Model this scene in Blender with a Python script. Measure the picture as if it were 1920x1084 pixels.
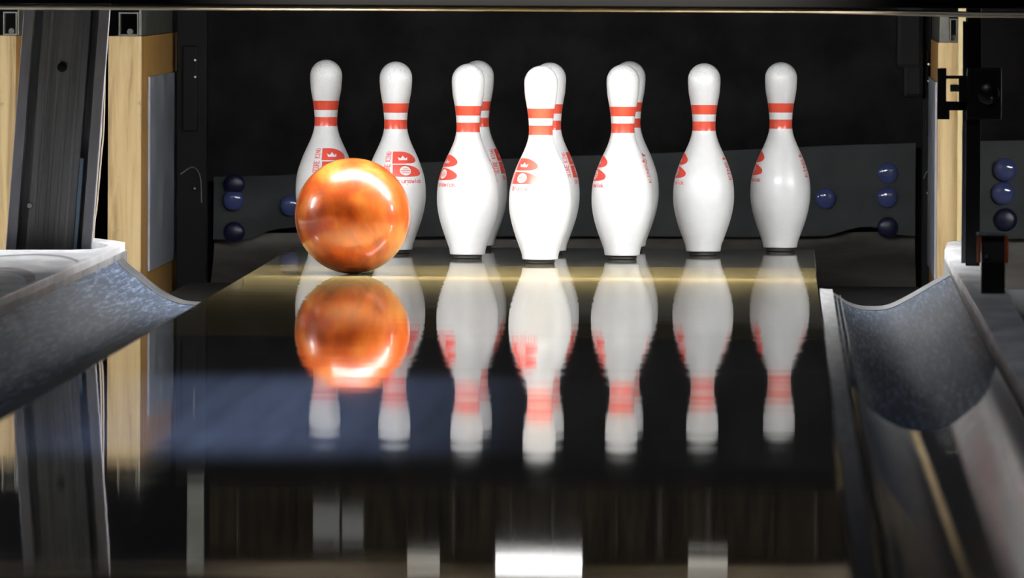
import bpy, bmesh, math, random
from mathutils import Vector, Matrix, noise
random.seed(4)
S = bpy.context.scene
for o in list(bpy.data.objects): bpy.data.objects.remove(o)
COL = S.collection

# ------------------------------------------------------------------ camera, world, lights, exposure
cam_d = bpy.data.cameras.new('camera')
cam = bpy.data.objects.new('camera', cam_d); COL.objects.link(cam)
cam_d.sensor_width = 36.0
cam_d.lens = 16548.0 / 1920.0 * 36.0
cam_d.clip_start = 0.1; cam_d.clip_end = 100
cam.matrix_world = (Matrix.Translation((0.456, -16.996, 0.589)) @ Matrix.Rotation(0.03017, 4, 'Z')
                    @ Matrix.Rotation(math.pi/2 - 0.03754, 4, 'X') @ Matrix.Rotation(0.00512, 4, 'Z'))
cam_d.dof.use_dof = True
cam_d.dof.focus_distance = 17.1
cam_d.dof.aperture_fstop = 12.0
S.camera = cam

w = bpy.data.worlds.new('world'); S.world = w; w.use_nodes = True
w.node_tree.nodes['Background'].inputs[0].default_value = (0.6, 0.7, 1.0, 1)
w.node_tree.nodes['Background'].inputs[1].default_value = 0.0

def area(name, loc, aim, sx, sy, power, color):
    d = bpy.data.lights.new(name, 'AREA'); d.shape = 'RECTANGLE'; d.size = sx; d.size_y = sy
    d.energy = power; d.color = color
    o = bpy.data.objects.new(name, d); COL.objects.link(o); o.location = loc
    o.rotation_euler = (Vector(aim) - Vector(loc)).to_track_quat('-Z', 'Y').to_euler()
    return o
# hall ceiling light over the lanes (in front of the masking panels)
area('hall_light', (-0.1, -5.4, 3.1), (0.0, -3.5, 0.0), 1.0, 0.5, 17, (0.86, 0.91, 1.0))
def spot(name, loc, aim, ang, blend, power, color, size=0.05):
    d = bpy.data.lights.new(name, 'SPOT'); d.spot_size = ang; d.spot_blend = blend; d.energy = power; d.color = color
    d.shadow_soft_size = size
    o = bpy.data.objects.new(name, d); COL.objects.link(o); o.location = loc
    o.rotation_euler = (Vector(aim) - Vector(loc)).to_track_quat('-Z', 'Y').to_euler()
    return o
l_ = area('blue_lane_light', (-0.19, -5.6, 3.1), (-0.19, -5.6, 0.0), 0.06, 1.9, 12.0, (0.34, 0.50, 1.0)); l_.data.spread = math.radians(13)
spot('added_cap_spot', (-1.5, -3.4, 3.0), (-1.0, -1.75, 0.05), math.radians(13), 1.0, 240, (1.0, 0.98, 0.95), 0.1)  # added lamp that brightens the pale left cap
l_ = area('added_rail_light', (-0.05, -5.2, 3.1), (0.02, -1.45, 0.58), 0.95, 0.04, 13.0, (1.0, 0.93, 0.85)); l_.data.spread = math.radians(5)  # added lamp, aimed at the trim rail to give it a bright highlight

S.view_settings.view_transform = 'Standard'
S.view_settings.look = 'None'
S.view_settings.exposure = 0.0
S.view_settings.gamma = 1.0
S.view_settings.use_curve_mapping = False

TUBE = 138.0          # strength of the pin-deck tubes

# ------------------------------------------------------------------ material helpers
def mat(name, base=(0.5,0.5,0.5), rough=0.5, metal=0.0, spec=0.5, coat=0.0, coat_rough=0.03):
    m = bpy.data.materials.new(name); m.use_nodes = True
    b = m.node_tree.nodes['Principled BSDF']
    b.inputs['Base Color'].default_value = (*base, 1); b.inputs['Roughness'].default_value = rough
    b.inputs['Metallic'].default_value = metal; b.inputs['Specular IOR Level'].default_value = spec
    b.inputs['Coat Weight'].default_value = coat; b.inputs['Coat Roughness'].default_value = coat_rough
    return m
def nodes(m): return m.node_tree.nodes, m.node_tree.links, m.node_tree.nodes['Principled BSDF']
def coords(m, scale=(1,1,1), loc=(0,0,0), rot=(0,0,0)):
    N, L, B = nodes(m)
    tc = N.new('ShaderNodeTexCoord'); mp = N.new('ShaderNodeMapping')
    mp.inputs['Scale'].default_value = scale; mp.inputs['Location'].default_value = loc; mp.inputs['Rotation'].default_value = rot
    L.new(tc.outputs['Object'], mp.inputs['Vector']); return mp.outputs['Vector']
def noise_tex(m, vec, scale, detail=4, rough=0.6, dist=0.0):
    N, L, B = nodes(m); n = N.new('ShaderNodeTexNoise')
    n.inputs['Scale'].default_value = scale; n.inputs['Detail'].default_value = detail
    n.inputs['Roughness'].default_value = rough; n.inputs['Distortion'].default_value = dist
    L.new(vec, n.inputs['Vector']); return n.outputs['Fac']
def ramp(m, fac, stops):
    N, L, B = nodes(m); r = N.new('ShaderNodeValToRGB'); e = r.color_ramp.elements
    while len(e) < len(stops): e.new(0.5)
    for el, (p, c) in zip(e, stops): el.position = p; el.color = (*c, 1) if len(c) == 3 else c
    L.new(fac, r.inputs['Fac']); return r.outputs['Color']
def mix(m, fac, a, b, mode='MIX'):
    N, L, B = nodes(m); x = N.new('ShaderNodeMix'); x.data_type = 'RGBA'; x.blend_type = mode
    for sock, v in ((x.inputs['Factor'], fac), (x.inputs[6], a), (x.inputs[7], b)):
        if hasattr(v, 'is_output') or isinstance(v, bpy.types.NodeSocket): L.new(v, sock)
        elif isinstance(v, (int, float)): sock.default_value = v
        else: sock.default_value = (*v, 1)
    return x.outputs[2]
def bump(m, h, strength, dist=0.001):
    N, L, B = nodes(m); b = N.new('ShaderNodeBump'); b.inputs['Strength'].default_value = strength
    b.inputs['Distance'].default_value = dist; L.new(h, b.inputs['Height']); L.new(b.outputs['Normal'], B.inputs['Normal']); L.new(b.outputs['Normal'], B.inputs['Coat Normal'])
def tint(m, scale, c0, c1, cscale=(1,1,1), detail=5, p0=0.35, p1=0.65, bumpd=0.0, rrange=None):
    v = coords(m, cscale); f = noise_tex(m, v, scale, detail)
    N, L, B = nodes(m); c = ramp(m, f, [(p0, c0), (p1, c1)]); L.new(c, B.inputs['Base Color'])
    if bumpd: bump(m, f, 1.0, bumpd)
    if rrange: L.new(ramp(m, f, [(p0, (rrange[0],)*3), (p1, (rrange[1],)*3)]), B.inputs['Roughness'])
    return f
def emis(name, col, s):
    m = mat(name, (0.8,0.8,0.8)); B = nodes(m)[2]
    B.inputs['Emission Color'].default_value = (*col, 1); B.inputs['Emission Strength'].default_value = s
    return m

# ------------------------------------------------------------------ materials
M = {}
def wood_mat(name, c0, c1, c2, rough=0.55):
    m = mat(name, c1, rough); v = coords(m, (26, 26, 1.6)); f = noise_tex(m, v, 1.6, 7, 0.62, 0.6)
    c = ramp(m, f, [(0.28, c0), (0.5, c1), (0.72, c2)])
    v2 = coords(m, (1, 1, 1)); g = noise_tex(m, v2, 14, 5, 0.7)
    c = mix(m, ramp(m, g, [(0.62, (0,0,0)), (0.75, (0.55,)*3)]), c, (0.16, 0.11, 0.07))
    N, L, B = nodes(m); L.new(c, B.inputs['Base Color']); bump(m, f, 0.5, 0.0006); return m
M['wood'] = wood_mat('pale_wood', (0.22,0.13,0.045), (0.50,0.35,0.155), (0.62,0.47,0.24))
M['wood_side'] = wood_mat('ply_side', (0.50,0.25,0.06), (0.64,0.35,0.10), (0.72,0.44,0.15), 0.4)
M['wood_pale'] = wood_mat('light_pine', (0.50,0.37,0.16), (0.64,0.50,0.24), (0.70,0.57,0.32))

def lane_mat(name, base, dark, rough):
    m = mat(name, base, rough, 0, 0.5, coat=0.3, coat_rough=rough)
    v = coords(m, (36, 0.9, 1)); f = noise_tex(m, v, 1.0, 5, 0.6)
    N, L, B = nodes(m); L.new(ramp(m, f, [(0.35, dark), (0.65, base)]), B.inputs['Base Color'])
    v2 = coords(m, (1.3, 7.0, 1)); g = noise_tex(m, v2, 1.0, 3, 0.5); bump(m, g, 1.0, 0.0003)
    return m
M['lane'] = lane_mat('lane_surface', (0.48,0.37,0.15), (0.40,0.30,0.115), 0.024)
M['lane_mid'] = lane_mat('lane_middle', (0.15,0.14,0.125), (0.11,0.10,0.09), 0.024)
M['deck'] = lane_mat('pin_deck_surface', (0.16,0.14,0.10), (0.11,0.095,0.07), 0.05)
M['lane_edge'] = mat('lane_edge', (0.14,0.11,0.07), 0.4)
M['black'] = mat('black_paint', (0.007,0.007,0.0075), 0.6, spec=0.2)
M['matt_black'] = mat('matt_black', (0.004,0.004,0.004), 0.9, spec=0.03)
M['black_gloss'] = mat('black_gloss', (0.006,0.006,0.007), 0.3)
M['curtain'] = mat('black_curtain', (0.012,0.012,0.012), 0.95, spec=0.1); tint(M['curtain'], 9, (0.013,0.012,0.012), (0.026,0.024,0.024), bumpd=0.002)
M['rubber'] = mat('rubber_cushion', (0.04,0.045,0.045), 0.6); tint(M['rubber'], 7, (0.020,0.027,0.029), (0.042,0.048,0.048), (1,1,1), bumpd=0.001)
M['flap'] = mat('worn_brown_flap', (0.045,0.04,0.033), 0.55); tint(M['flap'], 6, (0.07,0.064,0.054), (0.20,0.185,0.16), (0.6,1,2.0), bumpd=0.001)
M['blue'] = mat('translucent_blue', (0.075,0.10,0.27), 0.12, coat=0.8)
M['blue_dull'] = mat('dull_blue', (0.012,0.016,0.05), 0.3)
def gutter_mat(name, c0, c1, r0, r1, sc=30):
    m = mat(name, c0, r0, 0.0, 0.5 if r0 < 0.3 else 0.02); v = coords(m, (1.0, 0.35, 1)); f = noise_tex(m, v, sc, 7, 0.7)
    N, L, B = nodes(m)
    v2 = coords(m, (110, 4.0, 110), rot=(0,0,0.12)); s = noise_tex(m, v2, 1.5, 6, 0.75)
    c = ramp(m, f, [(0.3, c0), (0.7, c1)])
    c = mix(m, ramp(m, s, [(0.50, (0,0,0)), (0.60, (0.9,)*3)]), c, tuple(min(1, x*2.0) for x in c1))
    L.new(c, B.inputs['Base Color']); L.new(ramp(m, f, [(0.3, (r0,)*3), (0.7, (r1,)*3)]), B.inputs['Roughness'])
    bump(m, f, 0.6, 0.0002); return m
M['gutter_far'] = gutter_mat('scuffed_gutter', (0.030,0.040,0.060), (0.100,0.120,0.160), 0.45, 0.65)
M['gutter_near'] = gutter_mat('smooth_gutter', (0.05,0.055,0.065), (0.07,0.08,0.09), 0.10, 0.14)
M['rim'] = mat('ledge_and_rim_highlight', (0.2,0.19,0.18), 0.45); tint(M['rim'], 8, (0.05,0.055,0.065), (0.14,0.135,0.125), (3,3,3))  # paints a highlight on the gutter end rims; plain colour of left ledge
M['strip'] = mat('grey_strip', (0.38,0.37,0.36), 0.4); tint(M['strip'], 12, (0.22,0.22,0.22), (0.42,0.41,0.40), (8,0.6,1))
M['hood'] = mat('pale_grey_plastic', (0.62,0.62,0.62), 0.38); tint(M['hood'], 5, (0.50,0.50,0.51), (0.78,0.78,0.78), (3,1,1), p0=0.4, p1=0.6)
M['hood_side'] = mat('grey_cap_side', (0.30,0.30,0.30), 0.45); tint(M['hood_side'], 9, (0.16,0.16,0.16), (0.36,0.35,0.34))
M['steel_grey'] = mat('dull_grey_metal', (0.26,0.27,0.30), 0.5, 0.2); tint(M['steel_grey'], 22, (0.20,0.21,0.24), (0.30,0.31,0.35), (6,6,0.5), rrange=(0.4,0.6))
M['channel'] = mat('dark_channel', (0.10,0.10,0.10), 0.5, 0.1); tint(M['channel'], 4, (0.11,0.11,0.11), (0.27,0.27,0.275), (14,14,0.5), p0=0.35, p1=0.7)
M['flange'] = mat('flange_grey', (0.22,0.22,0.24), 0.45, 0.0); tint(M['flange'], 5, (0.24,0.24,0.28), (0.34,0.34,0.38), (6,6,1))
M['blue_strip'] = mat('blue_grey_strip', (0.20,0.30,0.42), 0.4)
M['plate'] = mat('kick_plate_grey', (0.17,0.18,0.20), 0.5, 0.1); tint(M['plate'], 6, (0.30,0.33,0.37), (0.42,0.45,0.49), (2,2,1.2), rrange=(0.4,0.6))
M['plate_edge'] = mat('plate_edge', (0.42,0.43,0.50), 0.4)
M['galv'] = mat('galvanised', (0.13,0.13,0.11), 0.45, 0.3); tint(M['galv'], 12, (0.09,0.09,0.075), (0.17,0.17,0.15))
M['rail'] = mat('rail_metal', (0.80,0.70,0.56), 0.38, 0.25)
M['chrome'] = mat('chrome', (0.7,0.7,0.7), 0.2, 1.0)
M['orange'] = mat('orange_plastic', (0.60,0.12,0.02), 0.4)
M['cable'] = mat('beige_cable', (0.6,0.5,0.38), 0.5)
M['black_cable'] = mat('black_cable', (0.02,0.02,0.02), 0.5)
M['machine'] = mat('brown_machine', (0.05,0.04,0.03), 0.7, spec=0.1); tint(M['machine'], 6, (0.010,0.008,0.0045), (0.034,0.026,0.015), (9,2,1))
M['machine_rod'] = mat('machine_rod', (0.035,0.028,0.02), 0.6, spec=0.2)
M['machine_pale'] = mat('machine_pale', (0.13,0.13,0.12), 0.5)
M['tube'] = emis('tube_glow', (0.97, 0.985, 1.0), TUBE)
M['lens'] = emis('lens_glow', (1,1,1), 4.0); M['lens_dim'] = emis('dim_lens_glow', (1,1,0.97), 0.55)
M['floor'] = mat('pit_floor', (0.03,0.03,0.03), 0.6); tint(M['floor'], 5, (0.02,0.02,0.02), (0.05,0.048,0.044))
M['wall'] = mat('dark_wall', (0.03,0.03,0.035), 0.8)

# pin plastic: white with two red neck bands, scuffs on head
def pin_material():
    m = mat('pin_plastic', (0.80,0.80,0.79), 0.28, coat=0.25, coat_rough=0.08)
    N, L, B = nodes(m)
    tc = N.new('ShaderNodeTexCoord'); sep = N.new('ShaderNodeSeparateXYZ'); L.new(tc.outputs['Object'], sep.inputs[0])
    z = sep.outputs['Z']
    def band(a, b):
        g = N.new('ShaderNodeMath'); g.operation = 'GREATER_THAN'; L.new(z, g.inputs[0]); g.inputs[1].default_value = a
        l = N.new('ShaderNodeMath'); l.operation = 'LESS_THAN'; L.new(z, l.inputs[0]); l.inputs[1].default_value = b
        p = N.new('ShaderNodeMath'); p.operation = 'MULTIPLY'; L.new(g.outputs[0], p.inputs[0]); L.new(l.outputs[0], p.inputs[1]); return p.outputs[0]
    s = N.new('ShaderNodeMath'); s.operation = 'ADD'; L.new(band(0.2797, 0.2985), s.inputs[0]); L.new(band(0.2472, 0.2658), s.inputs[1])
    oi = N.new('ShaderNodeObjectInfo'); add = N.new('ShaderNodeVectorMath'); add.operation = 'ADD'
    cmb = N.new('ShaderNodeCombineXYZ'); mm = N.new('ShaderNodeMath'); mm.operation = 'MULTIPLY'; mm.inputs[1].default_value = 7.0
    L.new(oi.outputs['Random'], mm.inputs[0]); L.new(mm.outputs[0], cmb.inputs[0])
    L.new(tc.outputs['Object'], add.inputs[0]); L.new(cmb.outputs[0], add.inputs[1])
    f = noise_tex(m, add.outputs[0], 240, 6, 0.75)
    f2 = noise_tex(m, add.outputs[0], 26, 4, 0.6)
    zr = N.new('ShaderNodeMapRange'); L.new(z, zr.inputs[0]); zr.inputs[1].default_value = 0.32; zr.inputs[2].default_value = 0.37
    dirt = ramp(m, f, [(0.52, (0,0,0)), (0.62, (1,1,1))])
    hd = N.new('ShaderNodeMath'); hd.operation = 'MULTIPLY'; L.new(dirt, hd.inputs[0]); L.new(zr.outputs[0], hd.inputs[1])
    hd2 = N.new('ShaderNodeMath'); hd2.operation = 'MULTIPLY'; L.new(hd.outputs[0], hd2.inputs[0]); hd2.inputs[1].default_value = 0.45
    body = ramp(m, f2, [(0.3, (0.76,0.76,0.75)), (0.7, (0.82,0.82,0.81))])
    # sparse nicks over the belly
    vn = N.new('ShaderNodeVectorMath'); vn.operation = 'MULTIPLY'; vn.inputs[1].default_value = (1, 1, 0.35); L.new(add.outputs[0], vn.inputs[0])
    f3 = noise_tex(m, vn.outputs[0], 130, 3, 0.5)
    body = mix(m, ramp(m, f3, [(0.74, (0,0,0)), (0.78, (0.55,)*3)]), body, (0.30,0.30,0.29))
    body = mix(m, hd2.outputs[0], body, (0.28,0.28,0.27))
    c = mix(m, s.outputs[0], body, (0.80,0.085,0.045))
    L.new(c, B.inputs['Base Color']); return m
M['pin'] = pin_material()
M['pin_base'] = mat('pin_base', (0.03,0.028,0.025), 0.5)
M['red'] = mat('logo_red', (0.80,0.085,0.06), 0.35)
M['pink'] = mat('logo_pink', (0.80,0.22,0.22), 0.35)

def ball_material():
    m = mat('ball_resin', (0.8,0.25,0.03), 0.30, coat=0.8, coat_rough=0.07)
    N, L, B = nodes(m)
    v = coords(m, (1, 1, 0.5), loc=(0.35, 0.1, 0.22)); a = noise_tex(m, v, 11, 4, 0.5, 1.6)
    v2 = coords(m, (1.6, 1.6, 0.5), loc=(3.1, 0, 0)); b = noise_tex(m, v2, 26, 5, 0.6, 0.8)
    c = ramp(m, a, [(0.30, (0.14,0.013,0.002)), (0.44, (0.30,0.036,0.005)), (0.56, (0.47,0.080,0.009)), (0.74, (0.66,0.24,0.04))])
    d = ramp(m, b, [(0.35, (0.28,0.035,0.005)), (0.65, (0.55,0.14,0.02))])
    L.new(mix(m, 0.32, c, d), B.inputs['Base Color']); return m
M['ball'] = ball_material()

# ------------------------------------------------------------------ mesh helpers
def obj(name, bm, m, parent=None, smooth=False, loc=None):
    bmesh.ops.recalc_face_normals(bm, faces=bm.faces)
    me = bpy.data.meshes.new(name); bm.to_mesh(me); bm.free()
    for x in (m if isinstance(m, (list, tuple)) else [m]): me.materials.append(x)
    if smooth:
        for p in me.polygons: p.use_smooth = True
        if smooth != 'all':
            try: me.set_sharp_from_angle(angle=math.radians(38))
            except Exception: pass
    o = bpy.data.objects.new(name, me); COL.objects.link(o)
    if parent: o.parent = parent
    if loc: o.location = loc
    return o
def tag(o, label, cat=None, group=None, kind=None):
    o['label'] = label
    if cat: o['category'] = cat
    if group: o['group'] = group
    if kind: o['kind'] = kind
    return o
def thing(name, label, cat, loc=(0,0,0), rz=0, group=None):
    o = bpy.data.objects.new(name, None); COL.objects.link(o); o.location = loc; o.rotation_euler = (0,0,rz)
    o.empty_display_size = 0.05
    return tag(o, label, cat, group)
def struct(name, bm, m, label=None):
    o = obj(name, bm, m); o['kind'] = 'structure'
    return o
def box(bm, x0, x1, y0, y1, z0, z1, bev=0.0):
    r = bmesh.ops.create_cube(bm, size=1.0)
    vs = r['verts']
    for v in vs:
        v.co = Vector(((x0+x1)/2 + v.co.x*(x1-x0), (y0+y1)/2 + v.co.y*(y1-y0), (z0+z1)/2 + v.co.z*(z1-z0)))
    if bev:
        es = list({e for v in vs for e in v.link_edges})
        bmesh.ops.bevel(bm, geom=es, offset=bev, segments=2, profile=0.6, affect='EDGES')
    return bm
def prism(bm, pts, z0, z1, axis='Z'):
    def P(a, b, c):
        return (a, b, c) if axis == 'Z' else ((a, c, b) if axis == 'Y' else (c, a, b))
    lo = [bm.verts.new(P(a, b, z0)) for a, b in pts]; hi = [bm.verts.new(P(a, b, z1)) for a, b in pts]
    n = len(pts); bm.faces.new(lo[::-1]); bm.faces.new(hi)
    for i in range(n): bm.faces.new((lo[i], lo[(i+1) % n], hi[(i+1) % n], hi[i]))
    return bm
def lathe(bm, prof, seg=64, axis='Z', c=(0,0,0)):
    rings = []
    for r, z in prof:
        ring = []
        if r < 1e-6: ring = [bm.verts.new(_ax(0, 0, z, axis, c))]
        else: ring = [bm.verts.new(_ax(r*math.cos(2*math.pi*i/seg), r*math.sin(2*math.pi*i/seg), z, axis, c)) for i in range(seg)]
        rings.append(ring)
    for a, b in zip(rings, rings[1:]):
        if len(a) == 1 and len(b) == 1: continue
        for i in range(seg):
            j = (i+1) % seg
            if len(a) == 1: bm.faces.new((a[0], b[i], b[j]))
            elif len(b) == 1: bm.faces.new((a[i], a[j], b[0]))
            else: bm.faces.new((a[i], a[j], b[j], b[i]))
    return bm
def _ax(x, y, z, axis, c):
    p = (x, y, z) if axis == 'Z' else ((x, z, y) if axis == 'Y' else (z, x, y))
    return (p[0]+c[0], p[1]+c[1], p[2]+c[2])
def tube(bm, pts, r, seg=10):
    pts = [Vector(p) for p in pts]; rings = []
    for i, p in enumerate(pts):
        t = (pts[min(i+1, len(pts)-1)] - pts[max(i-1, 0)]).normalized()
        u = t.cross(Vector((0.13, 0.97, 0.2))).normalized(); v = t.cross(u).normalized()
        rings.append([bm.verts.new(p + r*(math.cos(2*math.pi*k/seg)*u + math.sin(2*math.pi*k/seg)*v)) for k in range(seg)])
    for a, b in zip(rings, rings[1:]):
        for k in range(seg): bm.faces.new((a[k], a[(k+1) % seg], b[(k+1) % seg], b[k]))
    bm.faces.new(rings[0][::-1]); bm.faces.new(rings[-1]); return bm
def spline(pts, n):
    # Catmull-Rom through 2D/3D tuples
    P = [Vector(p) for p in pts]; P = [2*P[0]-P[1]] + P + [2*P[-1]-P[-2]]; out = []
    for i in range(1, len(P)-2):
        for k in range(n):
            t = k/n; a, b, c, d = P[i-1], P[i], P[i+1], P[i+2]
            out.append(0.5*((2*b) + (c-a)*t + (2*a-5*b+4*c-d)*t*t + (3*b-a-3*c+d)*t**3))
    out.append(P[-2]); return out
B_ = bmesh.new

# ------------------------------------------------------------------ the hall shell
struct('floor', box(B_(), -4, 4, -19, 4, -0.32, -0.22), M['floor'])
struct('ceiling', box(B_(), -4, 4, -19, 4, 3.2, 3.3), M['wall'])
struct('wall_back', box(B_(), -4, 4, 3.9, 4.0, -0.22, 3.2), M['wall'])
struct('wall_front', box(B_(), -4, 4, -19.0, -18.9, -0.22, 3.2), M['wall'])
struct('wall_left', box(B_(), -4.0, -3.9, -18.9, 3.9, -0.22, 3.2), M['wall'])
struct('wall_right', box(B_(), 3.9, 4.0, -18.9, 3.9, -0.22, 3.2), M['wall'])

# ------------------------------------------------------------------ lane
lane = thing('bowling_lane', 'glossy wooden bowling lane running under the pins, mirroring them and the ball', 'lane', (0, -4, -0.05))
def lane_panel(y0, y1, slope, m, name='lane_panel', z=0.0):
    bm = B_(); g = 0.0006
    n = 8
    for j in range(1): box(bm, -0.527, 0.527, y0+g, y1-g, -0.05, z, 0.0008)
    for v in bm.verts:
        if v.co.z > -0.02:
            t = (v.co.y-y0)/(y1-y0); v.co.z += slope*(t-0.5)*(y1-y0)
    o = obj(name, bm, m, lane); o.location = (0, 4, 0.05); return o
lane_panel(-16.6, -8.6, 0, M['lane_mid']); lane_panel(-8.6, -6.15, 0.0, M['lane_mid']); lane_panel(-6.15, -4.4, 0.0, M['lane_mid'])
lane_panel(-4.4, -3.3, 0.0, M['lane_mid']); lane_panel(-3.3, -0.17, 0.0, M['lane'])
lane_panel(-0.17, 0.90, 0.0, M['deck'], 'pin_deck')
bm = B_(); box(bm, -0.5275, 0.5275, 0.90, 0.918, -0.07, 0.0, 0.001); o = obj('tail_edge', bm, M['lane_edge'], lane); o.location = (0, 4, 0.05)
bm = B_(); box(bm, 0.5272, 0.5285, -0.17, 0.90, -0.06, -0.001); o = obj('side_edge', bm, M['lane_edge'], lane); o.location = (0, 4, 0.05)
bm = B_(); box(bm, -0.5285, -0.5272, -0.17, 0.90, -0.06, -0.001); o = obj('side_edge', bm, M['lane_edge'], lane); o.location = (0, 4, 0.05)
bm = B_(); box(bm, -0.50, 0.50, -16.6, 0.88, -0.17, -0.05); o = obj('lane_bed', bm, M['black'], lane); o.location = (0, 4, 0.05)

# ------------------------------------------------------------------ gutters
PR_R = {-1.15: [(.531,-.002),(.54,-.004),(.56,-.013),(.582,-.027),(.61,-.034),(.65,-.032),(.687,-.015),(.725,.007),(.746,.019),(.762,.028)],
        -2.6: [(.531,-.006),(.545,-.010),(.562,-.014),(.585,-.038),(.616,-.052),(.655,-.054),(.69,-.043),(.72,-.022),(.748,.004),(.762,.022)],
        -4.6: [(.531,-.008),(.548,-.010),(.566,-.014),(.59,-.045),(.622,-.065),(.655,-.073),(.69,-.067),(.714,-.053),(.748,-.020),(.762,.020)],
        -16.5: [(.531,-.008),(.548,-.010),(.566,-.014),(.59,-.045),(.622,-.065),(.655,-.073),(.69,-.067),(.714,-.053),(.748,-.020),(.762,.020)]}
PR_L = {-0.62: [(.531,-.046),(.560,-.055),(.611,-.055),(.648,-.052),(.683,-.037),(.706,-.021),(.728,-.003),(.741,.006),(.753,.016),(.762,.026)],
        -2.6: [(.531,-.006),(.545,-.012),(.562,-.020),(.585,-.042),(.616,-.052),(.655,-.052),(.69,-.040),(.72,-.018),(.748,.006),(.762,.024)],
        -4.6: PR_R[-4.6], -16.5: PR_R[-16.5]}
def gutter_sheet(P, ys, y0, y1, side, ends=None):
    def prof(y):
        ks = sorted(P)
        y = max(ks[0], min(ks[-1], y))
        for a, b in zip(ks, ks[1:]):
            if a <= y <= b:
                t = (y-a)/(b-a); t = t*t*(3-2*t) if a > -5 else t
                return [(pa[0]*(1-t)+pb[0]*t, pa[1]*(1-t)+pb[1]*t) for pa, pb in zip(P[a], P[b])]
    bm = B_(); rows = []
    n = max(2, int((y1-y0)/0.12))
    for i in range(n+1):
        y = y0 + (y1-y0)*i/n
        top = [(q[0], q[1]) for q in spline([(a, b, 0) for a, b in prof(y)], 5)]
        rows.append([bm.verts.new((side*a, y, b)) for a, b in top] + [bm.verts.new((side*a, y, b-0.006)) for a, b in reversed(top)])
    for a, b in zip(rows, rows[1:]):
        m_ = len(a)
        for k in range(m_): bm.faces.new((a[k], a[(k+1) % m_], b[(k+1) % m_], b[k]))
    for r in (rows[0], rows[-1]):
        h = len(r)//2
        for k in range(h-1): bm.faces.new((r[k], r[k+1], r[len(r)-2-k], r[len(r)-1-k]))
    return bm
def gutter(side, P, yend, label):
    g = thing('lane_gutter', label, 'gutter', (side*0.65, -4, -0.08))
    def add(name, bm, m, smooth=True):
        o = obj(name, bm, m, g, smooth); o.location = (-side*0.65, 4, 0.08); return o
    a = add('gutter_section', gutter_sheet(P, None, -4.598, yend, side), M['gutter_far']); a['label'] = 'scuffed blue-grey far gutter section'
    r_ = add('end_rim_highlight', gutter_sheet({k: [(x_, z_+.0012) for x_, z_ in v] for k, v in P.items()}, None, yend-.16, yend+.002, side), M['rim']); r_['label'] = 'painted highlight band along the rim at the gutter end'  # paler sheet paints the highlight along the gutter's end rim
    b = add('gutter_section', gutter_sheet(P, None, -16.5, -4.606, side), M['gutter_near']); b['label'] = 'smooth dark reflective near gutter section'
    if side > 0:
        bm = B_(); prism(bm, [(-16.5, -.006), (-4, -.0045), (-1.2, -.001), (-1.2, -.016), (-16.5, -.02)], 0.530, 0.553, 'X'); add('grey_ledge', bm, M['strip'], False)
    else:
        bm = B_(); prism(bm, [(-16.5, -.006), (-4, -.008), (-1.4, -.030), (-1.4, -.045), (-16.5, -.02)], -0.568, -0.530, 'X'); add('grey_ledge', bm, M['rim'], False)
    for x in ((0.5585, 0.5655) if side > 0 else ()):
        bm = B_(); box(bm, min(side*x, side*(x+.0022)), max(side*x, side*(x+.0022)), -16.4, -1.25, -0.02, -0.0095); add('seam_bead', bm, M['black_gloss'], False)
    return g
gutter(1, PR_R, -1.15, 'blue-grey curved gutter channel right of the lane, with a seam across it')
gutter(-1, PR_L, -0.62, 'scuffed blue-grey gutter channel left of the lane, below the pale cap')
# flat dark trough that carries on beside the pin deck, each side
for s, nm in ((-1, 'left'), (1, 'right')):
    bm = B_(); a, b = sorted((s*0.532, s*(0.742))); box(bm, a, b, -0.60 if s < 0 else -1.13, 0.93, -0.085, -0.075, 0.001)
    o = obj('flat_gutter', bm, M['black'])
    tag(o, 'dark flat trough beside the %s edge of the pin deck, behind the curved gutter' % nm, 'gutter')

# ------------------------------------------------------------------ pale divider caps
d = thing('ball_return_cap', 'pale grey ball return cap left of the gutter, with an opening at its tip', 'cap', (-0.9, -3, -0.2))
bm = B_()
out = [(-1.20,-14),(-.766,-14),(-.766,-.52),(-.772,-.44),(-.80,-.33),(-.862,-.15),(-.885,-.15),(-.872,-.27),(-.832,-.40),(-.792,-.58),(-.785,-.72),(-.800,-.83),(-.835,-.875),(-.90,-.89),(-1.20,-.895)]
prism(bm, out, 0.036, 0.050)
es = [e for e in bm.edges if e.verts[0].co.z > 0.045 and e.verts[1].co.z > 0.045]
bmesh.ops.bevel(bm, geom=es, offset=0.004, segments=3, profile=0.5, affect='EDGES')
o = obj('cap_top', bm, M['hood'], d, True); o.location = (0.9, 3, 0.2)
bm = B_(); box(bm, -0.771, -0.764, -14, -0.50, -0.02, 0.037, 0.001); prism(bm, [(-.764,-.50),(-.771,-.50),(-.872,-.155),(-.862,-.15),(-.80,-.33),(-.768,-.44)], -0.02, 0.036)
o = obj('cap_side', bm, M['hood_side'], d); o.location = (0.9, 3, 0.2)
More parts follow.
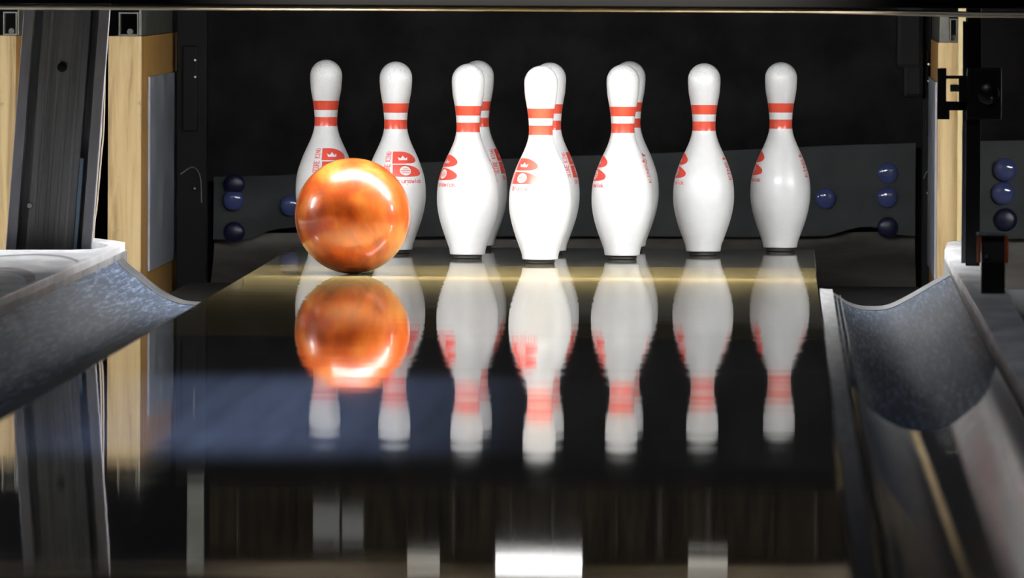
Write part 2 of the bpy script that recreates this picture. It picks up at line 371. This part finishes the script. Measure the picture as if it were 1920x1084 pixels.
for (cx, cy, rx, ry, a0, a1, w_) in ((-.88,-3.0,.177,1.85,48,118,.0035), (-.88,-4.0,.15,2.1,35,125,.010), (-.88,-4.0,.11,1.6,30,130,.008)):
    pts = []; bm = B_()
    for k in range(49):
        t = math.radians(a0+(a1-a0)*k/48); pts.append((cx+rx*math.cos(t), cy+ry*math.sin(t)))
    for p, q in zip(pts, pts[1:]):
        if min(p[0], q[0]) < -1.19 or max(p[0], q[0]) > -.775: continue
        vs = [bm.verts.new((p[0], p[1]-w_*9, .0504)), bm.verts.new((q[0], q[1]-w_*9, .0504)), bm.verts.new((q[0], q[1]+w_*9, .0504)), bm.verts.new((p[0], p[1]+w_*9, .0504))]
        r = bm.faces.new(vs); e = bmesh.ops.extrude_face_region(bm, geom=[r]); bmesh.ops.translate(bm, verts=[v for v in e['geom'] if isinstance(v, bmesh.types.BMVert)], vec=(0,0,-.001))
    bmesh.ops.remove_doubles(bm, verts=bm.verts, dist=1e-5)
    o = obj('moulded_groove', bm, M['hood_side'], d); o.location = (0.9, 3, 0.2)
bm = B_(); lathe(bm, [(0.0,.0500),(.006,.0500),(.006,.0515),(.004,.0525),(0,.0525)], 20, 'Z', (-.925, -2.5, 0)); o = obj('cap_screw', bm, M['black'], d); o.location = (0.9, 3, 0.2)
bm = B_(); box(bm, -1.2, -0.78, -14, -0.9, -0.22, 0.035); o = obj('cap_body', bm, M['black'], d); o.location = (0.9, 3, 0.2)

d = thing('pale_divider', 'narrow pale grey cap between right gutter and black post', 'cap', (0.8, -3, -0.2))
bm = B_(); out = [(.766,-14),(.826,-14),(.826,-3.2),(.832,-2.9),(.830,-1.2),(.834,-.2),(.825,.05),(.800,.10),(.780,.02),(.766,-.5)]
prism(bm, out, 0.032, 0.046)
es = [e for e in bm.edges if e.verts[0].co.z > 0.042 and e.verts[1].co.z > 0.042]
bmesh.ops.bevel(bm, geom=es, offset=0.005, segments=3, profile=0.5, affect='EDGES')
o = obj('cap_top', bm, M['hood'], d, True); o.location = (-0.8, 3, 0.2)
bm = B_(); box(bm, 0.764, 0.771, -14, -0.5, -0.02, 0.033, 0.001); o = obj('cap_side', bm, M['hood_side'], d); o.location = (-0.8, 3, 0.2)
bm = B_(); box(bm, 0.775, 0.822, -14, 0.0, -0.22, 0.031); o = obj('cap_body', bm, M['black'], d); o.location = (-0.8, 3, 0.2)
bm = B_(); box(bm, 0.835, 1.3, -14, -1.2, -0.22, -0.0); o = obj('divider_block', bm, M['rubber']); tag(o, 'low dark grey block right of the narrow pale cap', 'divider block')

# ------------------------------------------------------------------ kickback partitions (wooden posts)
def kickback(x0, x1, label, plate_side=0, plate_x=None, top=0.428, name='kickback_partition', bottom=-0.22):
    k = thing(name, label, 'partition', ((x0+x1)/2, 0.65, bottom))
    def add(n, bm, m, sm=False):
        o = obj(n, bm, m, k, sm); o.location = (-(x0+x1)/2, -0.65, -bottom); return o
    bm = B_(); box(bm, x0, x1, 0.65, 0.668, bottom, top, 0.002); add('front_post', bm, M['wood'])
    bm = B_(); box(bm, x0+.001, x1-.001, 0.668, 1.70, bottom, top-.001, 0.001); add('side_panel', bm, M['wood_side'])
    if plate_side:
        a, b = sorted((plate_x, plate_x + plate_side*0.003)); y0 = 0.84 if plate_side > 0 else 0.70
        z0, z1 = -0.05, 0.344
        bm = B_(); box(bm, a, b, y0+.006, 1.64, z0, z1); add('kick_plate', bm, M['plate'])
        bm = B_(); box(bm, a-.0005, b+.001, y0, y0+.006, z0, z1); add('plate_edge', bm, M['plate_edge'])
    return k
kickback(-0.888, -0.821, 'pale wooden partition left of the pins, with a dark grey plate on its side', 1, -0.8205)
k = kickback(0.772, 0.813, 'narrow tan wooden partition right of the pins, beside the black post', -1, 0.7715, top=0.424)
bm = B_(); box(bm, 0.8135, 0.829, 0.63, 0.66, -0.2, 0.60, 0.0015); o = obj('edge_board', bm, M['wood_pale'], k); o.location = (-(0.776+0.813)/2, -0.65, 0.22)
kickback(-1.13, -1.073, 'thin strip of wooden partition at the left edge, beyond the grey channel')

# metal brackets topping the partitions
def bracket(loc, w_, d_, h, label, flip=1):
    t = thing('post_bracket', label, 'bracket', loc)
    bm = B_(); a = .003
    box(bm, 0, w_, 0, .03, 0, a); box(bm, 0, w_, 0, .03, h-a, h); box(bm, 0, a, 0, .03, a, h-a); box(bm, w_-a, w_, 0, .03, a, h-a)
    obj('square_tube', bm, M['galv'], t)
    bm = B_(); box(bm, w_+.001 if flip > 0 else -d_, w_+d_ if flip > 0 else -.001, 0.0, 0.9, 0, h+.005, .001); obj('flat_plate', bm, M['galv'], t)
    bm = B_(); lathe(bm, [(0,-.004),(.006,-.004),(.007,0),(.007,.004),(0,.004)], 12, 'Y', (w_*.55, .02, .008)); obj('bolt', bm, M['galv'], t, True)
    return t
bracket((-0.868, 0.66, 0.4285), 0.040, 0.006, 0.047, 'grey metal bracket with a square tube end on top of the pale left partition')
bracket((0.795, 0.66, 0.4245), 0.016, 0.020, 0.047, 'grey metal bracket topping the tan right partition', -1)
bracket((-1.10, 0.66, 0.4285), 0.028, 0.004, 0.047, 'small metal bracket at the far left, above the thin wooden strip')

# ------------------------------------------------------------------ dark grey channel
c = thing('ball_lift_channel', 'tall dark grey leaning channel with pale flanges, behind the pale cap', 'channel', (-0.89, -0.78, 0.0))
c.rotation_euler = (0, math.radians(4.2), 0)
bm = B_(); box(bm, -.060, .060, .030, .036, -.22, 0.62); box(bm, -.044, .044, 0, .034, -.22, 0.62, .002)
for x in (-.03, -.012, .008, .026): box(bm, x, x+.006, -.003, 0.001, -.21, 0.61, .001)
o = obj('channel_web', bm, M['channel'], c)
for s in (-1, 1):
    bm = B_(); a, b = sorted((s*.060, s*.079)); box(bm, a, b, -.02, .0, -.22, .62, .002); a, b = sorted((s*.060, s*.062)); box(bm, a, b, -.02, .036, -.22, .62); obj('flange', bm, M['flange'], c)
bm = B_(); box(bm, .0445, .0515, -.008, .004, -.20, .22, .001); obj('blue_edge_strip', bm, M['blue_strip'], c)
bm = B_(); lathe(bm, [(0,-.0045),(.006,-.0045),(.009,-.003),(.009,0),(0,0)], 16, 'Y', (-.002, 0, .384)); obj('dark_hole_disc', bm, M['black'], c, True)  # black disc stands in for the dark hole in the web
bm = B_(); lathe(bm, [(0,-.006),(.0045,-.006),(.006,-.003),(.006,0),(0,0)], 16, 'Y', (-.042, 0, .125)); obj('bolt', bm, M['chrome'], c, True)

# cables between channel and post
for i, (dx, lab) in enumerate(((0, 'thin beige cable curving down between the grey channel and the pale partition'), (.008, 'second beige cable, nearer the pale partition'))):
    p = spline([(-.894+dx, .5, .60), (-.888+dx*.6, .5, .40), (-.889+dx*.6, .5, .26), (-.895+dx*.6, .5, .18), (-.902+dx*.5, .5, .09), (-.907+dx*.4, .5, .03), (-.912, .5, -.22)], 8)
    o = obj('cable', tube(B_(), p, .0016, 8), M['cable'], None, True); tag(o, lab, 'cable')

# ------------------------------------------------------------------ black post, clamp and small box at right
t = thing('black_post', 'black vertical post in front of the right wooden partition', 'post', (0.80, -1.3, -0.02))
bm = B_(); box(bm, -.0115, .0135, -.012, .012, 0.066, 0.64, .0015); obj('post', bm, M['black_gloss'], t)
bm = B_(); box(bm, -.019, -.0185, -.01, .01, 0.07, 0.5); box(bm, -.0185, -.0115, .006, .01, .07, .5); obj('thin_flange', bm, M['steel_grey'], t)
s = thing('sensor_clamp', 'black clamp bracket with a window, fixed to the black post', 'bracket', (0.80, -1.315, 0.30))
bm = B_()
prism(bm, [(-.064,.097),(-.044,.097),(-.044,.084),(-.012,.084),(-.012,.024),(-.032,.024),(-.038,.018),(-.038,.006),(-.060,.006)], -.004, .004, 'Y')
# window cut-out: rebuild the plate as bars round an opening
bm.free(); bm = B_()
box(bm, -.064, -.048, -.006, .006, .006, .097, .001); box(bm, -.049, -.042, -.006, .006, .006, .022, .001)
box(bm, -.049, -.012, -.006, .006, .078, .084, .001); box(bm, -.026, -.012, -.006, .006, .022, .080, .001); box(bm, -.049, -.012, -.006, .006, .022, .038, .001)
obj('clamp_plate', bm, M['black'], s)
bm = B_(); box(bm, -.041, -.024, .001, .006, .055, .068, .0005); obj('green_tab', bm, mat('green_tab', (0.01,0.05,0.04), 0.4), s)
bm = B_(); box(bm, -.012, .050, -.014, .002, .006, .098, .004); obj('clamp_block', bm, M['black'], s)
bm = B_(); lathe(bm, [(0,-.026),(.012,-.026),(.019,-.022),(.020,-.014),(0,-.014)], 24, 'Y', (.026, 0, .052)); obj('knob', bm, M['black_gloss'], s, True)
bm = B_(); box(bm, .030, .034, -.030, -.0265, .036, .046, .0008); obj('knob_glint', bm, M['chrome'], s)  # chrome chip stands in for the highlight on the knob
b = thing('sensor_box', 'small black box with orange side strips, standing on the right cap', 'sensor box', (0.803, -2.6, 0.046))
bm = B_(); box(bm, -.017, .022, -.02, .012, -.004, .052, .001); obj('lower_housing', bm, M['black_gloss'], b)
bm = B_(); box(bm, -.016, .021, -.004, .012, .052, .094, .001); obj('upper_housing', bm, M['floor'], b)
for x in (-.023, .0212):
    bm = B_(); box(bm, x, x+.0062, -.012, .006, .050, .094, .001); obj('orange_strip', bm, M['orange'], b)
bm = B_(); box(bm, -.024, .024, -.014, .012, .094, .099, .001); obj('lid', bm, M['steel_grey'], b)
bm = B_(); lathe(bm, [(0,-.007),(.003,-.007),(.004,-.004),(0,-.004)], 16, 'Y', (-.008, 0, .060)); obj('lens', bm, M['chrome'], b, True)
p = spline([(.832,.58,.60),(.830,.58,.47),(.834,.58,.43),(.836,.58,.40),(.830,.58,.385),(.833,.58,.36),(.84,.58,.34)], 8)
tag(obj('cable', tube(B_(), p, .002, 8), M['black_cable'], None, True), 'black cable looping in front of the pale board at top right', 'cable')

# ------------------------------------------------------------------ pit: curtain, cushion, discs, frames
bm = B_(); n = 60
rows = []
for j, z in enumerate((-0.2, 0.0, 0.2, 0.35, 0.50)):
    rows.append([bm.verts.new((-1.6+3.2*i/n, 1.80+0.006*math.sin(i*0.9+j)+0.004*math.sin(i*2.3), z)) for i in range(n+1)])
for a, b_ in zip(rows, rows[1:]):
    for i in range(n): bm.faces.new((a[i], a[i+1], b_[i+1], b_[i]))
r = bmesh.ops.extrude_face_region(bm, geom=list(bm.faces)); bmesh.ops.translate(bm, verts=[v for v in r['geom'] if isinstance(v, bmesh.types.BMVert)], vec=(0, .006, 0))
tag(obj('pit_curtain', bm, M['curtain'], None, 'all'), 'black curtain filling the background behind the pins', 'curtain')

def cushion(name, top, bottom, y, m, th=.02, parent=None, curl=0.0):
    bm = B_(); n = 64; xs0, xs1 = top[0][0], top[-1][0]
    def ev(P, x):
        for a, b in zip(P, P[1:]):
            if x <= b[0]+1e-9: t = (x-a[0])/(b[0]-a[0]); return a[1]*(1-t)+b[1]*t
        return P[-1][1]
    g = []
    for i in range(n+1):
        x = xs0+(xs1-xs0)*i/n; zt, zb = ev(top, x), ev(bottom, x); col = []
        for j in range(9):
            t = j/8; z = zb*(1-t)+zt*t
            col.append(bm.verts.new((x, y + .006*math.sin(x*7)+ .004*math.sin(t*5+x*3) - .012*math.exp(-((t-.05)/.1)**2) - curl*(1-t)**2, z)))
        g.append(col)
    for a, b in zip(g, g[1:]):
        for j in range(8): bm.faces.new((a[j], b[j], b[j+1], a[j+1]))
    r = bmesh.ops.extrude_face_region(bm, geom=list(bm.faces)); bmesh.ops.translate(bm, verts=[v for v in r['geom'] if isinstance(v, bmesh.types.BMVert)], vec=(0, th, 0))
    o = obj(name, bm, m, parent, True); return o
pc = thing('pit_cushion', 'dark grey rubber cushion panel hanging behind the pins, studded with blue discs', 'cushion', (0, 1.70, 0))
TOP = [(-.743,.120),(-.60,.124),(-.50,.134),(-.38,.150),(-.2,.158),(0,.168),(.3,.180),(.6,.196),(.745,.201)]
BOT = [(-.743,-.012),(-.66,-.010),(-.62,.010),(-.56,.016),(-.50,.008),(-.45,-.004),(-.2,-.002),(.1,0),(.45,0),(.56,.004),(.62,.022),(.66,.024),(.70,.008),(.745,.004)]
cushion('cushion_sheet', TOP, BOT, 0.0, M['rubber'], parent=pc)
o = cushion('lower_flap', [(-.743,.0),(.745,.012)], [(-.743,-.16),(.756,-.118)], 0.03, M['flap'], parent=pc, curl=.30)
def disc(parent, x, z, m, hl=True, r=.0222):
    bm = B_(); lathe(bm, [(0,-.007),(r*.35,-.0067),(r*.7,-.0052),(r*.92,-.0028),(r,0),(r,.003),(0,.003)], 32, 'Y', (0,0,0))
    o = obj('blue_disc', bm, m, parent, True); o.location = (x, -.012, z); return o
for x, z, m in ((-.698,.106,'blue_dull'),(-.700,.072,'blue'),(-.698,.004,'blue_dull'),(-.579,.061,'blue'),(.686,.137,'blue'),(.686,.086,'blue'),(.687,.022,'blue_dull'),(.555,.083,'blue')):
    disc(pc, x, z, M[m])
for x in (.630, .645, .658):
    bm = B_(); box(bm, x, x+.0012, -.0045, -.002, .105, .172); obj('crease', bm, M['flap'], pc)
pn = thing('pit_cushion', 'dark cushion panel with three blue discs at the right edge, beyond the black post', 'cushion', (1.2, 1.70, 0))
o = cushion('cushion_sheet', [(.862,.205),(1.4,.22)], [(.862,.0),(1.4,.0)], 0.0, M['rubber'], parent=pn); o.location = (-1.2, 0, 0)
o = cushion('lower_flap', [(.862,.01),(1.4,.01)], [(.862,-.2),(1.4,-.2)], .03, M['flap'], parent=pn); o.location = (-1.2, 0, 0)
for x, z, m in ((.934,.146,'blue'),(.930,.096,'blue'),(.936,.040,'blue_dull')): disc(pn, x-1.2, z, M[m], r=.0245)

def side_frame(x0, x1, label):
    t = thing('pinsetter_side_frame', label, 'frame', ((x0+x1)/2, 1.55, -0.2))
    w_ = (x1-x0)/2
    bm = B_(); box(bm, -w_, w_, 0, .04, 0, .70, .002); obj('upright', bm, M['black'], t)
    bm = B_(); box(bm, -w_*.6, w_*.4, -.010, 0, .42, .60, .003); obj('cover_plate', bm, M['black'], t)
    for z in (.57, .535, .30):
        bm = B_(); lathe(bm, [(0,-.014),(.0025,-.014),(.004,-.011),(.004,-.005),(0,-.005)], 12, 'Y', (w_*.25, 0, z)); obj('bolt', bm, M['chrome'], t, True)
    bm = B_(); tube(bm, spline([(-w_*.7,-.012,.33),(w_*.1,-.014,.345),(w_*.6,-.014,.325),(w_*.7,-.012,.27)], 6), .0012, 6); obj('wire', bm, M['steel_grey'], t, True)
    return t
side_frame(-.812, -.748, 'black machine upright with small bolts, between left partition and curtain')
side_frame(.757, .775, 'black machine upright just left of the tan right partition')
bm = B_(); box(bm, .70, .757, 1.50, 1.60, .36, .50, .01); box(bm, .715, .757, 1.50, 1.6, .30, .37, .008)
tag(obj('machine_housing', bm, M['black']), 'black machine housing at top right, behind the partition bracket', 'machine part')

# ------------------------------------------------------------------ masking panel with metal rail
mp = thing('masking_panel', 'black masking panel across the top with a shiny metal rail below', 'panel', (0, -1.45, 0.5))
bm = B_(); box(bm, -3.5, 3.5, -.02, .02, .004, 1.6, .002); obj('panel_board', bm, M['matt_black'], mp)
bm = B_(); tube(bm, [(-3.5, -.004, -.004), (-.9, -.004, -.002), (0, -.004, .000), (.5, -.004, -.0005), (.8, -.004, -.007), (3.5, -.004, -.013)], .0052, 16); obj('trim_rail', bm, M['rail'], mp, 'all')

# ------------------------------------------------------------------ pin-deck lights
def deck_light(x, label):
    t = thing('deck_light', label, 'lamp', (x, -0.70, 0.55))
    for y_ in (0.0, 0.045):
        bm = B_(); tube(bm, [(-.55,y_,-.017),(.55,y_,-.017)], .013, 20); obj('lamp_tube', bm, M['tube'], t, True)
    bm = B_(); box(bm, -.6, .6, -.045, .075, .02, .06, .003); obj('lamp_housing', bm, M['black'], t)
    bm = B_(); box(bm, -.6, .6, -.050, -.046, -.041, .03); obj('front_shield', bm, M['black'], t)
    for a, b, m in ((-.225,-.165,'lens_dim'),(-.062,.098,'lens'),(.293,.366,'lens_dim')):
        bm = B_(); box(bm, a, b, -.058, -.051, -.032, -.013, .002); obj('front_lens', bm, M[m], t)
    return t
deck_light(0.0, 'pin-deck tube light above the orange ball, seen mirrored in the lane')
deck_light(-1.84, 'tube light over the neighbouring lane at left')
deck_light(1.84, 'tube light over the neighbouring lane at right')

# ------------------------------------------------------------------ pinsetter underside seen mirrored in the lane
ps = thing('pinsetter', 'brown pinsetter machine above the pins, seen mirrored in the lane', 'machine', (0, 1.2, 0.55))
bm = B_(); box(bm, -.74, .74, .35, .45, -.03, .5, .004); obj('machine_back', bm, M['machine'], ps)
for i in range(13):
    x = -.66+i*.11+random.uniform(-.02,.02); bm = B_(); tube(bm, [(x, .2, -.02), (x, .2, .4)], random.choice((.004,.006,.009)), 10); obj('rod', bm, random.choice((M['machine'], M['machine_rod'])), ps, True)
bm = B_(); box(bm, -.505, -.45, .05, .10, .0, .075, .002); box(bm, -.445, -.40, .05, .10, .01, .075, .002); obj('pale_cover', bm, M['machine_pale'], ps)
bm = B_(); box(bm, -.77, -.735, .1, .13, -.05, .4, .002); obj('side_bar', bm, M['galv'], ps)

# ------------------------------------------------------------------ bowling pins
IN = 0.0254
PROF = [(0,2.03),(.75,2.828),(2.25,3.906),(3.375,4.510),(4.5,4.766),(5.875,4.563),(7.25,3.703),(8.625,2.472),(9.375,1.965),(10,1.797),(10.875,1.870),(11.75,2.094),(12.625,2.406),(13.5,2.547)]
def pin_profile():
    pts = spline([(h*IN, d_*IN/2, 0) for h, d_ in PROF[1:]], 6)
    pr = [(p.x, p.y) for p in pts]
    z0, r0 = pr[0]
    low = [(0.0075, 0.0325), (0.0078, 0.0338), (0.0095, 0.0345)]
    rc = 1.273*IN; zc = 15*IN-rc
    top = [(zc+rc*math.sin(math.radians(a)), rc*math.cos(math.radians(a))) for a in range(6, 90, 6)]
    return low + pr + top + [(15*IN, 0.0)]
PP = pin_profile()
def pin_r(z):
    for a, b in zip(PP, PP[1:]):
        if a[0] <= z <= b[0] and b[0] > a[0]:
            t = (z-a[0])/(b[0]-a[0]); return a[1]*(1-t)+b[1]*t
    return 0.03
# stroke letters on a 4 x 6 grid
LET = {'S':[[(4,5),(3,6),(1,6),(0,5),(0,4),(1,3),(3,3),(4,2),(4,1),(3,0),(1,0),(0,1)]],'C':[[(4,5),(3,6),(1,6),(0,5),(0,1),(1,0),(3,0),(4,1)]],
 'O':[[(1,6),(3,6),(4,5),(4,1),(3,0),(1,0),(0,1),(0,5),(1,6)]],'R':[[(0,0),(0,6),(3,6),(4,5),(4,4),(3,3),(0,3)],[(2,3),(4,0)]],'E':[[(4,6),(0,6),(0,0),(4,0)],[(0,3),(3,3)]],
 'K':[[(0,0),(0,6)],[(4,6),(0,3),(4,0)]],'I':[[(2,0),(2,6)],[(1,0),(3,0)],[(1,6),(3,6)]],'N':[[(0,0),(0,6),(4,0),(4,6)]],'G':[[(4,5),(3,6),(1,6),(0,5),(0,1),(1,0),(3,0),(4,1),(4,3),(2,3)]],
 'B':[[(0,0),(0,6),(3,6),(4,5),(3,3),(0,3)],[(3,3),(4,2),(4,1),(3,0),(0,0)]],'r':[[(0,0),(0,4)],[(0,3),(1,4),(3,4)]],'u':[[(0,4),(0,1),(1,0),(3,0),(4,1)],[(4,4),(4,0)]],
 'n':[[(0,0),(0,4)],[(0,3),(1,4),(3,4),(4,3),(4,0)]],'s':[[(4,3.4),(3,4),(1,4),(0,3),(4,1),(3,0),(1,0),(0,.6)]],'w':[[(0,4),(1,0),(2,3),(3,0),(4,4)]],'i':[[(2,0),(2,4)],[(2,5.4),(2,6)]],
 'c':[[(4,3),(3,4),(1,4),(0,3),(0,1),(1,0),(3,0),(4,1)]],'k':[[(0,0),(0,6)],[(3,4),(0,2),(4,0)]],' ':[]}
def word_segs(text, x0, y0, x1, y1, vertical=False):
    segs = []; n = len(text)
    for i, ch in enumerate(text):
        for pl in LET[ch]:
            q = []
            for a, b in pl:
                if vertical: q.append((x1-(b/6)*(x1-x0), y0+(y1-y0)*(i+.08+a/4*.74)/n))     # reads upward
                else: q.append((x0+(x1-x0)*(i+.08+a/4*.78)/n, y0+(y1-y0)*b/6))
            segs += list(zip(q, q[1:]))
    return segs
def in_poly(x, y, P):
    c = False; j = len(P)-1
    for i in range(len(P)):
        if (P[i][1] > y) != (P[j][1] > y) and x < (P[j][0]-P[i][0])*(y-P[i][1])/(P[j][1]-P[i][1])+P[i][0]: c = not c
        j = i
    return c
def seg_d(x, y, s):
    (ax, ay), (bx, by) = s; dx, dy = bx-ax, by-ay; L_ = dx*dx+dy*dy
    t = 0 if L_ == 0 else max(0, min(1, ((x-ax)*dx+(y-ay)*dy)/L_)); return math.hypot(x-ax-t*dx, y-ay-t*dy)
def dshape(w_, z0, z1, dx=0):
    q = [(0,1),(.36,1),(.50,.98),(.64,.92),(.78,.81),(.89,.68),(.97,.53),(1,.38),(.985,.24),(.93,.13),(.82,.05),(.66,.01),(.5,0),(0,0)]
    return [(dx+a*w_, z0+b*(z1-z0)) for a, b in q]
CROWN = [(-1,-.55),(.95,-.55),(1.15,.45),(.55,.0),(.0,1.0),(-.55,.05),(-1.25,.5)]
def raster(test, a0, a1, z0, z1, step=.00036, off=.0004):
    """thin ink layer wrapped on the pin's surface; a is arc length at radius 42 mm"""
    bm = B_(); cache = {}
    def V(i, j):
        if (i, j) not in cache:
            a, z = a0+i*step, z0+j*step; th = a/.042; r = pin_r(z)+off
            cache[(i, j)] = bm.verts.new((r*math.sin(th), -r*math.cos(th), z))
        return cache[(i, j)]
    for i in range(int((a1-a0)/step)):
        for j in range(int((z1-z0)/step)):
            if test(a0+(i+.5)*step, z0+(j+.5)*step): bm.faces.new((V(i,j), V(i+1,j), V(i+1,j+1), V(i,j+1)))
    return bm
D1 = dshape(.048, .1795, .2030); D2 = dshape(.050, .1535, .1770, .001)
crown = [(.0195+x*.0080, .1895+y*.0060) for x, y in CROWN]
lines = [((.018,.1690),(.025,.1690)),((.0145,.1653),(.0285,.1653)),((.016,.1615),(.027,.1615))]
def t_main(a, z):
    if in_poly(a, z, D1): return not in_poly(a, z, crown)
    if in_poly(a, z, D2):
        if math.hypot(a-.0215, z-.1653) < .0092: return any(seg_d(a, z, s) < .0006 for s in lines)
        return True
    return False
WT = word_segs('SCORE KING', -.0128, .1540, -.0038, .2030, True); WB = word_segs('Brunswick', .004, .1415, .050, .1485)
t_word = lambda a, z: any(seg_d(a, z, s) < .00078 for s in (WT if a < 0 else WB))
CR2 = [(.0+x*.0062, .1925+y*.0045) for x, y in CROWN]; W2 = word_segs('KING', -.0045, .150, .0045, .186, True)
t_back = lambda a, z: in_poly(a, z, CR2) or any(seg_d(a, z, s) < .0008 for s in W2)
import numpy as np
def pin_meshes():
    bm = B_(); lathe(bm, [(r, z) for z, r in [(PP[0][0], 0.0)] + PP], 72)
    body = obj('body', bm, M['pin'], None, 'all')
    bm = B_(); lathe(bm, [(0,0),(.0268,0),(.0282,.0012),(.0284,.0076),(0,.0076)], 48); base = obj('base', bm, M['pin_base'], None, True)
    em = obj('emblem', raster(t_main, -.001, .052, .152, .204), M['red'])
    wd = obj('lettering', raster(t_word, -.0140, .0515, .1400, .2040), M['pink'])
    bk = obj('back_emblem', raster(t_back, -.009, .009, .149, .200), M['red'])
    bk.data.transform(Matrix.Rotation(math.radians(176), 4, 'Z'))
    em['label'] = 'red two-lobed emblem with a crown'; wd['label'] = 'small pink lettering'; base['label'] = 'black base ring'; bk['label'] = 'small red crown mark'
    return [body, base, em, wd, bk]
proto = pin_meshes()
R12 = .3048; RD = R12*math.sqrt(3)/2
PINS = [(0.0,0.0,-70,'brightest white bowling pin, nearest the camera at the point of the triangle'),
 (-R12/2,RD,-90,'white bowling pin in the second row, just left of the front pin'),
 (R12/2,RD,-105,'white bowling pin in the second row, just right of the front pin'),
 (-R12,2*RD,-5,'white bowling pin partly hidden by the right side of the orange ball'),
 (0.0,2*RD,56,'white bowling pin hidden mostly behind the front pin'),
 (R12,2*RD,-109,'free-standing white bowling pin, second from the right'),
 (-1.5*R12,3*RD,-7,'white bowling pin at the far left, lower half behind the orange ball'),
 (-.5*R12,3*RD,57,'grey-shaded bowling pin peeking out behind the pin left of the front one'),
 (.5*R12,3*RD,-136,'grey-shaded bowling pin peeking out behind the pin right of the front one'),
 (1.5*R12,3*RD,-111,'rightmost white bowling pin, standing at the back corner of the deck')]
ADJ = {0:(-.003,0),1:(0,0),2:(-.002,0),3:(-.001,0),4:(.0,0),5:(.002,0),6:(-.001,0),7:(0,.02),8:(.001,.02),9:(.002,0)}
for i, (x, y, rz, lab) in enumerate(PINS):
    t = thing('bowling_pin', lab, 'bowling pin', (x+ADJ[i][0], y+ADJ[i][1], 0.0003), math.radians(rz), 'bowling pins set up in a triangle')
    for p in proto:
        if i == 0: c_ = p
        else: c_ = p.copy(); COL.objects.link(c_)
        c_.parent = t

# ------------------------------------------------------------------ the ball
bm = B_(); bmesh.ops.create_uvsphere(bm, u_segments=200, v_segments=120, radius=.1075)
ball = obj('bowling_ball', bm, M['ball'], None, 'all', (-.335, -.62, .1078))
ball.rotation_euler = (math.radians(0), math.radians(0), 0)
tag(ball, 'glossy orange marbled bowling ball rolling towards the pins at left', 'ball')
